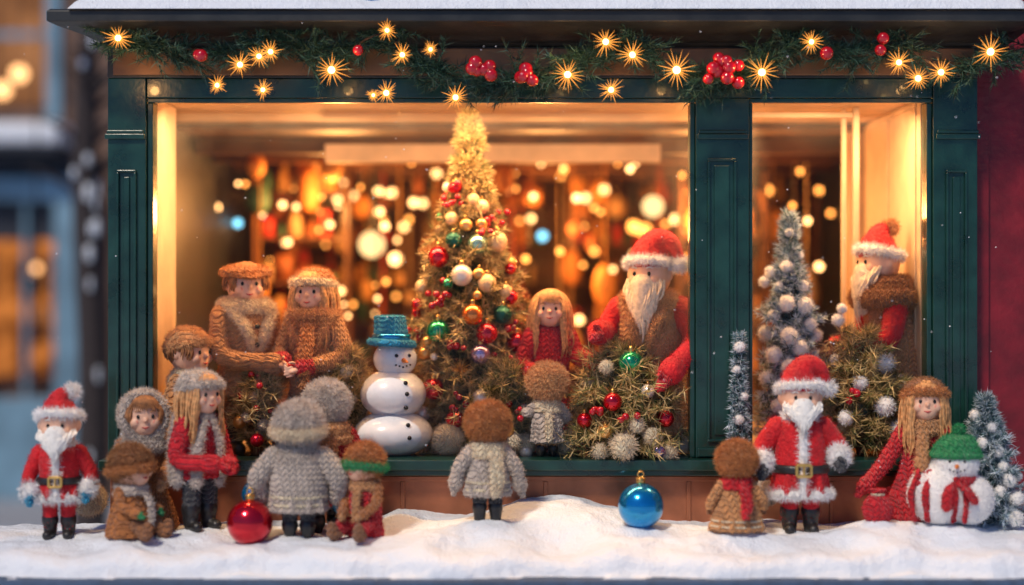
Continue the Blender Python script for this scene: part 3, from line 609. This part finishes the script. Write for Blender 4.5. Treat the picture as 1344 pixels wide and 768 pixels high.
for zz in (-2.1,2.5): box(g,5.42,5.439,.5,3.6,zz,zz+.06)
for yy in (.5,2.0,3.55): box(g,5.42,5.439,yy,yy+.06,-2.03,2.49)
obj('lining_mouldings',g,CREAMW,shop,False,bevel=.006)
g=Acc(); box(g,4.78,4.86,1.3,1.42,-2.16,2.59); box(g,4.66,4.72,1.5,1.6,-2.16,2.59); box(g,3.2,4.775,1.32,1.38,2.45,2.52); obj('sliding_glass_door_frame',g,CREAMW,shop,False,bevel=.01)
g=Acc(); box(g,-5.14,5.94,3.41,13.9,2.5,2.58); box(g,-5.14,5.94,13.6,13.9,-2.16,2.49); 
for yy in (4.7,6.2,8.0,10.0): box(g,-5.13,5.93,yy,yy+.25,2.25,2.497)
obj('back_room',g,BROWNW,shop,False)
cols=[(.6,.22,.05),(.36,.11,.03),(.6,.05,.03),(.7,.42,.18),(.06,.03,.015),(.6,.3,.08),(.06,.14,.08),(.8,.33,.07)]
gm=[mat('goods_%d'%i,c,.6) for i,c in enumerate(cols)]
for (sx0,sx1,sy) in ((-5.0,-2.2,11.5),(-1.9,.9,12.3),(1.2,3.3,11.0),(3.6,5.9,9.5),(-4.6,-3.0,7.4),(3.0,4.4,6.6)):
    e=empty('display_shelf'); g=Acc(); hs=[-2.16,-1.4,-.6,.2,1.0,1.8]
    for h in hs[1:]: box(g,sx0,sx1,sy,sy+.6,h-.05,h)
    for xx in (sx0-.063,sx1+.003): box(g,xx,xx+.06,sy,sy+.6,-2.16,2.1)
    obj('shelf_boards',g,BROWNW,e,False)
    ga=[Acc() for _ in gm]
    for h in hs:
        x=sx0+.05
        while x<sx1-.25:
            w=random.uniform(.1,.3); hh=random.uniform(.15,.6); a=ga[random.randrange(len(gm))]
            if random.random()<.5: box(a,x,x+w,sy+.1,sy+.4,h+.004,h+hh)
            else: loft(a,[(h+.004,w*.5,w*.5,x+w/2,sy+.25),(h+hh*.4,w*.55,w*.55,x+w/2,sy+.25),(h+hh*.8,w*.3,w*.3,x+w/2,sy+.25),(h+hh,w*.12,w*.12,x+w/2,sy+.25)],seg=12)
            x+=w+random.uniform(.03,.12)
    for a,m_ in zip(ga,gm): obj('goods',a,m_,e)
e=empty('hanging_decorations')
ga=[Acc() for _ in gm]
for i in range(70):
    x=random.uniform(-4.6,5.4); yy=random.uniform(6,10.5); z=random.uniform(-1.2,2.2); a=ga[random.randrange(len(gm))]; s=random.uniform(.08,.22)
    ell(a,(x,yy,z),(s,s,s*random.uniform(1,2.2)),seg=12,rg=8); tube(a,[(x,yy,z),(x,yy,2.5)],.012,seg=5,n=1)
for a,m_ in zip(ga,gm): obj('ornament',a,m_,e)
WARM=emis('bulb_warm',(1,.50,.17),7.5); WARM2=emis('bulb_amber',(1,.34,.06),6.5); GLOBE=emis('globe_lamp',(1,.62,.25),2.0); GRN=emis('bulb_green',(.02,1,.35),4); CYN=emis('bulb_cyan',(.25,.75,1),3); REDB=emis('bulb_red',(1,.04,.02),4)
e=empty('string_lights'); L={k:Acc() for k in 'wagcr'}; wire=Acc()
pts=[(519,340,9,'w'),(408,247,9,'g'),(412,258,6,'g'),(430,228,9,'r'),(418,222,6,'r'),(340,285,6,'c'),(312,293,6,'c'),(712,310,7,'c'),(497,251,6,'w'),(473,277,6,'w'),(515,253,5,'w'),(555,267,5,'w'),(543,266,6,'w'),(498,278,6,'w'),(530,298,5,'w'),(463,258,6,'w'),(443,262,5,'w'),(433,295,5,'w'),(371,269,5,'w'),(352,302,6,'w'),(378,318,5,'w'),(448,382,5,'w'),(483,220,5,'a'),(540,212,5,'a'),(573,228,6,'w'),(505,297,6,'w'),(268,345,5,'w'),(285,272,5,'w'),(250,300,5,'a'),(262,285,5,'a'),
(887,288,7,'w'),(803,209,6,'w'),(827,222,5,'w'),(793,249,6,'w'),(700,258,5,'w'),(697,287,5,'w'),(768,260,6,'w'),(757,260,6,'w'),(845,302,10,'a'),(832,298,9,'a'),(740,222,5,'a'),(780,330,5,'a'),(735,330,5,'a'),(760,420,6,'w'),(790,385,5,'a'),(1021,188,6,'w'),(1075,350,6,'w'),(1089,330,5,'w'),(1010,250,5,'a'),(1075,250,5,'a'),(1050,225,4,'a'),(1000,300,5,'a'),(1060,290,5,'w'),(1090,280,4,'a'),(1040,270,4,'a'),(230,330,5,'a'),(390,390,5,'a'),(690,340,5,'a'),(900,340,5,'a')]
for i in range(110): pts.append((random.uniform(225,900),random.uniform(195,430),random.uniform(2.0,4.0),'a' if random.random()<.65 else 'w'))
for (px,py,r,c) in pts:
    yy=random.uniform(6.2,9.8); p=W(px,py,yy); ell(L[c],p,S(r*.85,yy),seg=12,rg=8); tube(wire,[p,(p[0],p[1],2.5)],.006,seg=4,n=1,cap=False)
for k_,m_ in zip('wagcr',(WARM,WARM2,GRN,CYN,REDB)): obj('bulbs_'+k_,L[k_],m_,e)
obj('wires',wire,DARK,e)
for (px,py,r) in ((488,321,17),(857,271,14)):
    yy=7; p=W(px,py,yy); e=empty('globe_pendant_lamp',p); a=Acc(); ell(a,(0,0,0),S(r,yy),seg=24,rg=16); obj('globe',a,GLOBE,e); a=Acc(); tube(a,[(0,0,.2),(0,0,2.5-p[2])],.015,seg=6,n=1); obj('cord',a,DARK,e)
def glass(name,xa,xb,za,zb):
    me=bpy.data.meshes.new(name); me.from_pydata([(xa,.1,za),(xb,.1,za),(xb,.1,zb),(xa,.1,zb)],[],[(0,1,2,3)])
    o=bpy.data.objects.new(name,me); COL.objects.link(o); o.parent=shop; me.materials.append(GL)
m,nt,b=newmat('window_glass'); GL=m; nt.nodes.remove(b); out=[n for n in nt.nodes if n.type=='OUTPUT_MATERIAL'][0]
tr=nd(nt,'ShaderNodeBsdfTransparent'); gl=nd(nt,'ShaderNodeBsdfGlossy'); gl.inputs['Roughness'].default_value=.03; df=nd(nt,'ShaderNodeBsdfTranslucent'); df.inputs[0].default_value=(.85,.85,.85,1)
fr=nd(nt,'ShaderNodeFresnel'); fr.inputs[0].default_value=1.25
m1=nd(nt,'ShaderNodeMixShader'); nt.links.new(fr.outputs[0],m1.inputs[0]); nt.links.new(tr.outputs[0],m1.inputs[1]); nt.links.new(gl.outputs[0],m1.inputs[2])
tc=nd(nt,'ShaderNodeTexCoord'); sp=nd(nt,'ShaderNodeSeparateXYZ'); nt.links.new(tc.outputs['Generated'],sp.inputs[0])
ex=mth(nt,'ABSOLUTE',mth(nt,'SUBTRACT',sp.outputs[0],.5)); ez=mth(nt,'ABSOLUTE',mth(nt,'SUBTRACT',sp.outputs[2],.5))
ed=mth(nt,'POWER',mth(nt,'MULTIPLY',mth(nt,'MAXIMUM',ex,ez),2.0),12.0)
nz=nd(nt,'ShaderNodeTexNoise'); nz.inputs['Scale'].default_value=2.2; nz.inputs['Detail'].default_value=8; nt.links.new(tc.outputs['Object'],nz.inputs[0])
fac=mth(nt,'MULTIPLY',mth(nt,'MULTIPLY',ed,nz.outputs[0]),.3)
m2=nd(nt,'ShaderNodeMixShader'); nt.links.new(fac,m2.inputs[0]); nt.links.new(m1.outputs[0],m2.inputs[1]); nt.links.new(df.outputs[0],m2.inputs[2]); nt.links.new(m2.outputs[0],out.inputs[0])
glass('main_window_glass',-4.70,2.33,-2.165,2.484); glass('side_window_glass',3.15,5.43,-2.165,2.484)
RW=mat('red_painted_wall',(.20,.006,.014),.5,noise_s=2.5,var=.35,bump=.5,bs=9,dist=.03)
e=empty('red_wall_building'); g=Acc(); box(g,6.10,14,.25,12,-6,9); obj('wall',g,RW,e,False)
g=Acc(); box(g,6.11,6.32,.18,.247,-6,8.9); box(g,6.9,7.1,.18,.247,-6,8.9); obj('pilasters',g,RW,e,False,bevel=.01)

# ------------------------------------------------------------ garland + fairy lights
E=empty('pine_garland'); path=[(140,48),(200,60),(260,76),(330,62),(380,56),(440,72),(500,46),(555,84),(610,100),(660,108),(715,98),(770,78),(830,62),(880,92),(940,104),(1000,84),(1060,54),(1120,74),(1180,60),(1240,92),(1300,76),(1380,56)]
GP=np.array([W(a,b,-.62) for i,(a,b) in enumerate(path)]); C,_=cr(GP,np.zeros(len(GP)),14); a=Acc(); tube(a,GP,.02,seg=6,n=8); obj('stem',a,BARK,E)
m_=820; k=rng.integers(0,len(C)-1,m_); T=np.roll(C,-1,0)-C; T=T[k]; T/=np.linalg.norm(T,axis=1)[:,None]
sg=rng.choice((-1,1),(m_,1)); dr=T*sg+rng.normal(size=(m_,3))*np.array((.4,.25,.5)); dr/=np.linalg.norm(dr,axis=1)[:,None]; dr*=rng.uniform(.22,.5,(m_,1))
dens=(np.sin(C[k][:,0]*2.1)+np.sin(C[k][:,0]*5.3+1))>-1.2
V,s=needle_set(C[k][dens],dr[dens],60,.15,.013,spread=.75,fwd=.7,s0=0); tri_obj('needles',V,None,E,mats=[NP[0],NP[1],NP[2]],idx=rng.choice(3,len(V),p=(.5,.35,.15)))
bb=Acc()
for (px,py,n) in ((260,70,2),(625,86,3),(640,92,3),(683,96,3),(698,98,3),(937,96,3),(948,76,3),(960,87,3),(962,106,2),(1160,58,2),(470,66,1),(1085,70,1)):
    for i in range(n): ell(bb,W(px+random.uniform(-9,9)*(n>1),py+random.uniform(-8,8)*(n>1),-.9+random.uniform(-.05,.05)),random.uniform(.065,.088),seg=18,rg=12)
obj('red_berries',bb,BM['berry'],E)
FL=[(155,50,1),(315,85,.9),(285,112,.7),(345,118,.7),(340,74,.8),(355,68,.8),(435,92,1.2),(528,72,.8),(508,40,.7),(507,122,.9),(565,65,.6),(598,128,.9),(745,98,1.1),(795,55,1),(830,72,1),(802,118,.9),(888,92,1.3),(1000,95,1.2),(1065,55,.8),(1180,82,.9),(1205,103,1),(1235,95,1),(1300,68,1.2),(490,125,.5)]
e=empty('fairy_lights'); core=Acc(); V=[]; 
for (px,py,s) in FL:
    p=W(px,py,-.97); ell(core,p,.036*s,seg=10,rg=7)
    n=20
    for i in range(n):
        a_=2*math.pi*i/n+random.uniform(-.1,.1); d=np.array((math.cos(a_),random.uniform(-.25,.25),math.sin(a_))); L_=random.uniform(.13,.23)*s; t=np.array((-math.sin(a_),0,math.cos(a_)))*.008
        V+= [p-t,p+t,p+d*L_]  # glowing slivers imitate the starburst glare around each bulb
obj('bulbs',core,emis('fairy_core',(1,.62,.22),12),e); tri_obj('starburst_rays',np.array(V),emis('fairy_rays',(1,.36,.06),2.0),e)
st=empty('gold_star_ornament',W(604,485,.42)); V=[]
for i in range(90):
    d=rng.normal(size=3); d/=np.linalg.norm(d); t=np.cross(d,rng.normal(size=3)); t/=np.linalg.norm(t); V+=[-t*.006,t*.006,d*.2]
tri_obj('rays',np.array(V),GOLD,st)

# ------------------------------------------------------------ snow
def snowmat(name,col,sc=1):
    m,nt,b=newmat(name); tc=nd(nt,'ShaderNodeTexCoord'); n1=nd(nt,'ShaderNodeTexNoise'); n1.inputs['Scale'].default_value=34*sc; n1.inputs['Detail'].default_value=5; nt.links.new(tc.outputs['Object'],n1.inputs[0])
    n2=nd(nt,'ShaderNodeTexNoise'); n2.inputs['Scale'].default_value=6*sc; n2.inputs['Detail'].default_value=5; nt.links.new(tc.outputs['Object'],n2.inputs[0])
    h=mth(nt,'MULTIPLY_ADD',n1.outputs[0],.5,n2.outputs[0]); bp=nd(nt,'ShaderNodeBump'); bp.inputs['Strength'].default_value=.7; bp.inputs['Distance'].default_value=.07/sc; nt.links.new(h,bp.inputs['Height']); nt.links.new(bp.outputs[0],b.inputs['Normal'])
    nt.links.new(mixcol(nt,n2.outputs[0],tuple(c*.95 for c in col),col),b.inputs['Base Color']); b.inputs['Roughness'].default_value=.55
    return m
SNOW=snowmat('snow',(.86,.91,.97))
ctrl=[np.array(p) for p in FEET]+[W(740,655,-.35),W(700,662,-.5),W(790,666,-.5),W(900,690,-.3),W(560,685,-.4),W(0,700,-.6),W(1344,688,-.5),W(560,700,-1.5),W(840,710,-1.6),W(200,690,-.1),W(450,688,-.1),W(1100,688,-.1),W(20,712,-1.4),W(1140,700,-1.5),W(1330,705,-1.5),W(540,672,-.3)]
for xx in np.linspace(-7.5,7.5,14): ctrl.append(np.array((xx,-1.9,-3.13+random.uniform(-.04,.04))))
ctrl=np.array(ctrl)
xs=np.arange(-8.2,8.21,.045); ys=np.arange(-2.3,-.055,.035)
X,Y=np.meshgrid(xs,ys); d2=(X[...,None]-ctrl[:,0])**2+((Y[...,None]-ctrl[:,1])*1.0)**2+.02; w=1/d2**1.6; Z=(w*ctrl[:,2]).sum(-1)/w.sum(-1)+.02
for i in range(X.shape[0]):
    for j in range(X.shape[1]):
        x_,y_=X[i,j],Y[i,j]
        Z[i,j]+=.05*noise.noise((x_*1.1,y_*1.4,0))+.03*noise.noise((x_*3.7,y_*4,3))+.014*noise.noise((x_*11,y_*11,5))
edgey=-1.92+.06*np.sin(X*1.7)+.04*np.sin(X*4.1+1)
ee=np.clip((edgey-Y)/.28,0,1); Z-=.26*(1-np.sqrt(np.clip(1-ee**2.0,0,1)))
a=Acc(); ny,nx=X.shape; V=np.stack((X,Y,Z),-1).reshape(-1,3)
F=[(i*nx+j,i*nx+j+1,(i+1)*nx+j+1,(i+1)*nx+j) for i in range(ny-1) for j in range(nx-1)]
a.add(V,F); o0=len(a.v); a.add([(x,-2.29,-3.6) for x in xs],[]); a.f+= [(o0+j,o0+j+1,j+1,j) for j in range(nx-1)]
obj('snow_bank',a,SNOW)
a=Acc(); box(a,-8.2,8.2,-2.42,-.065,-4.3,-3.33); box(a,-7.9,7.9,-2.3,-.065,-6,-4.303); obj('stone_ledge',a,mat('shade_blue_stone',(.045,.085,.16),.7,bump=.5,bs=6,dist=.04),None,False,bevel=.04)  # dark blue put into the ledge colour for the shaded front edge
xs=np.arange(-5.55,6.5,.07); ys=np.arange(-.98,1.5,.08); X,Y=np.meshgrid(xs,ys); Z=np.zeros_like(X)
for i in range(X.shape[0]):
    for j in range(X.shape[1]): Z[i,j]=3.74+.12*noise.noise((X[i,j]*.9,Y[i,j]*.9,9))+.04*noise.noise((X[i,j]*4,Y[i,j]*4,1))
bd=np.minimum(np.minimum(X-xs[0],xs[-1]-X)/.35,(Y-ys[0])/.2); bd=np.clip(bd,0,1); Z=3.545+(Z-3.545)*np.sqrt(1-(1-bd)**2)
a=Acc(); ny,nx=X.shape; a.add(np.stack((X,Y,Z),-1).reshape(-1,3),[(i*nx+j,i*nx+j+1,(i+1)*nx+j+1,(i+1)*nx+j) for i in range(ny-1) for j in range(nx-1)]); obj('roof_snow',a,SNOW,shop)
a=Acc(); a.add([(-400,-400,-6),(400,-400,-6),(400,400,-6),(-400,400,-6)],[(0,1,2,3)]); obj('snowy_ground',a,snowmat('street_snow',(.7,.80,.92),.3),None,False)
a=Acc(); box(a,-60,40,18,23.1,-5.996,-5.85); obj('pavement',a,mat('pavement_stone',(.3,.33,.38),.8),None,False)
a=Acc()
for i in range(130):
    y=random.uniform(-1.5,-.2) ; ell(a,W(random.uniform(0,1344),random.uniform(20,640),y),random.uniform(.005,.011),seg=6,rg=4)
obj('falling_snow',a,SNOW)

# ------------------------------------------------------------ background street
def bx(name,lst,m,par,bev=0):
    g=Acc(); [box(g,*q) for q in lst]; return obj(name,g,m,par,False,bevel=bev)
BW=mat('street_brown_stucco',(.17,.10,.07),.8,noise_s=.6,var=.4); PB=mat('pale_blue_paint',(.18,.32,.42),.6,noise_s=.8,var=.3); DK=mat('dark_slate',(.025,.03,.045),.7,noise_s=.8,var=.5)
def glowmat(name,c1,c2,st,sc):
    m=bpy.data.materials.new(name); m.use_nodes=True; nt=m.node_tree; nt.nodes.clear(); tc=nd(nt,'ShaderNodeTexCoord'); n=nd(nt,'ShaderNodeTexNoise'); n.inputs['Scale'].default_value=sc; nt.links.new(tc.outputs['Object'],n.inputs[0])
    mr=nd(nt,'ShaderNodeMapRange'); mr.inputs[1].default_value=.4; mr.inputs[2].default_value=.65; nt.links.new(n.outputs[0],mr.inputs[0])
    e=nd(nt,'ShaderNodeEmission'); nt.links.new(mixcol(nt,mr.outputs[0],c1,c2),e.inputs[0]); e.inputs[1].default_value=st; o=nd(nt,'ShaderNodeOutputMaterial'); nt.links.new(e.outputs[0],o.inputs[0]); m.cycles.emission_sampling='NONE'; return m
WIN=glowmat('lit_shop_window',(.12,.03,.01),(1,.32,.07),.75,1.4); WIN2=glowmat('curtained_lit_window',(.35,.14,.06),(.8,.34,.14),.55,.5)
e=empty('street_shop_building')
bx('wall',[(-40,-8,24,34,-6,16)],BW,e)
bx('dark_band',[(-19,-12.2,23.6,23.99,3.3,4.1)],DK,e)  # plain dark band directly below the awning
bx('awning',[(-19,-12.6,22.2,23.59,3.95,4.1)],DK,e); bx('awning_snow',[(-19.1,-12.5,22.1,23.99,4.103,4.75)],SNOW,e,.2)
bx('storefront_frame',[(-19,-12.0,23.2,23.59,2.6,3.27),(-13.0,-12.0,23.2,23.59,-6,2.59),(-19,-13.01,23.2,23.59,-6,-3.0),(-13.9,-13.75,23.3,23.59,-2.99,2.59)],PB,e,.04)
bx('window_glow',[(-19,-13.01,23.65,23.7,-2.4,1.7)],WIN,e); bx('dark_upper_panel',[(-19,-13.01,23.61,23.64,1.5,2.59)],DK,e)  # plain dark panel across the top of the shop window
g=Acc()
for i in range(30):
    x=random.uniform(-18.3,-13.3); z=random.choice((-2.9,-1.4,.0)); w=random.uniform(.12,.3); box(g,x,x+w,23.612,23.635,z,z+random.uniform(.4,1.1))
obj('window_goods',g,BROWNW,e)
bx('upper_windows',[(-16.9,-13.4,23.9,23.99,5.4,14)],WIN2,e)
bx('window_bars',[(-13.4,-13.0,23.8,23.99,5.0,14),(-15.3,-15.1,23.8,23.89,5.4,14),(-16.9,-13.41,23.75,23.79,7.3,7.5)],PB,e)
g=Acc(); LP=((25,97,10),(3,118,10),(48,352,5))
for (px,py,r) in LP: ell(g,W(px,py,19),S(r,19),seg=14,rg=9)
e2=empty('street_lights'); obj('bulbs',g,emis('street_bulb',(1,.5,.2),3.5),e2)
g=Acc(); 
for (px,py,r) in LP: p=W(px,py,19); tube(g,[p,(p[0],p[1],14)],.03,seg=6,n=1)
obj('wires',g,DARK,e2)
e=empty('bare_tree',(-9.85,15.5,-6)); g=Acc(); tube(g,[(0,0,0),(.1,0,4),(-.1,0,9),(.1,0,14)],[.42,.36,.3,.2])
for i in range(26):
    z=random.uniform(8,13); a_=random.uniform(0,6.28); l=random.uniform(.6,1.6); p=np.array((0,0,z)); d=np.array((math.cos(a_)*l,math.sin(a_)*l,l*.6)); tube(g,[p,p+d*.5+(0,0,.1),p+d],[.1,.06,.02],seg=6,n=3)
obj('trunk_and_branches',g,mat('cold_bark',(.04,.03,.03),.9,bump=.5,bs=3,dist=.1),e); g=Acc()
for i in range(14): z=random.uniform(2,13); ell(g,(random.uniform(-.25,.3),-.32,z),(random.uniform(.04,.10),.08,random.uniform(.1,.25)),seg=8,rg=6)
obj('snow_patches',g,SNOW,e)
e=empty('gray_house'); bx('walls',[(16,34,26,36,-6,12)],BW,e); bx('windows',[(18,20,25.9,25.99,-2,2),(22,24,25.9,25.99,-2,2),(18,20,25.9,25.99,5,8),(22,24,25.9,25.99,5,8)],WIN2,e)

bake_all()
# ------------------------------------------------------------ lights
def area(name,loc,sx,sy,en,col,rot=(0,0,0)):
    l=bpy.data.lights.new(name,'AREA'); l.shape='RECTANGLE'; l.size=sx; l.size_y=sy; l.energy=en; l.color=col; o=bpy.data.objects.new(name,l); o.location=loc; o.rotation_euler=rot; COL.objects.link(o)
def point(name,loc,en,col,r=.2):
    l=bpy.data.lights.new(name,'POINT'); l.energy=en; l.color=col; l.shadow_soft_size=r; o=bpy.data.objects.new(name,l); o.location=tuple(map(float,loc)); COL.objects.link(o)
WC=(1,.58,.26)
area('window_ceiling_light',(-1.2,.45,2.46),6.4,.3,400,WC,(math.radians(14),0,0)); area('side_window_ceiling_light',(4.2,.5,2.42),1.8,.3,130,WC,(math.radians(12),0,0))
for x,y,z in ((-3.0,6.4,1.4),(0.6,7.8,1.1),(3.4,6.4,1.4)): point('room_lamp',(x,y,z),430,(1,.42,.11),.3)
for x in (155,435,745,888,1000,1235): point('fairy_glow',W(x,92,-1.05),14,(1,.5,.16),.06)
s=bpy.data.lights.new('sun','SUN'); s.energy=2.6; s.angle=math.radians(8); s.color=(1,.86,.70); so=bpy.data.objects.new('sun',s); COL.objects.link(so)
el,az=math.radians(50),math.radians(-30)
dv=Vector((math.sin(az)*math.cos(el),-math.cos(az)*math.cos(el),math.sin(el))); so.rotation_euler=dv.to_track_quat('Z','Y').to_euler()
w=bpy.data.worlds.new('World'); scene.world=w; w.use_nodes=True; nt=w.node_tree; bg=nt.nodes['Background']; sk=nd(nt,'ShaderNodeTexSky'); sk.sky_type='NISHITA'; sk.sun_disc=False; sk.sun_elevation=el; sk.sun_rotation=math.atan2(dv.x,dv.y); sk.ozone_density=8
mx=nd(nt,'ShaderNodeVectorMath',operation='MULTIPLY'); mx.inputs[1].default_value=(.50,.85,1.3); nt.links.new(sk.outputs[0],mx.inputs[0]); nt.links.new(mx.outputs[0],bg.inputs[0]); bg.inputs[1].default_value=.05
scene.view_settings.view_transform='Standard'; scene.view_settings.look='None'; scene.view_settings.exposure=0
# ------------------------------------------------------------ camera
c=bpy.data.cameras.new('camera'); co=bpy.data.objects.new('camera',c); COL.objects.link(co); co.location=(0,-20,0); co.rotation_euler=(math.radians(90),0,0); c.sensor_width=36; c.lens=36*20/13.44; c.clip_end=2000
c.dof.use_dof=True; c.dof.focus_distance=19.7; c.dof.aperture_fstop=.11
scene.camera=co
print('done')
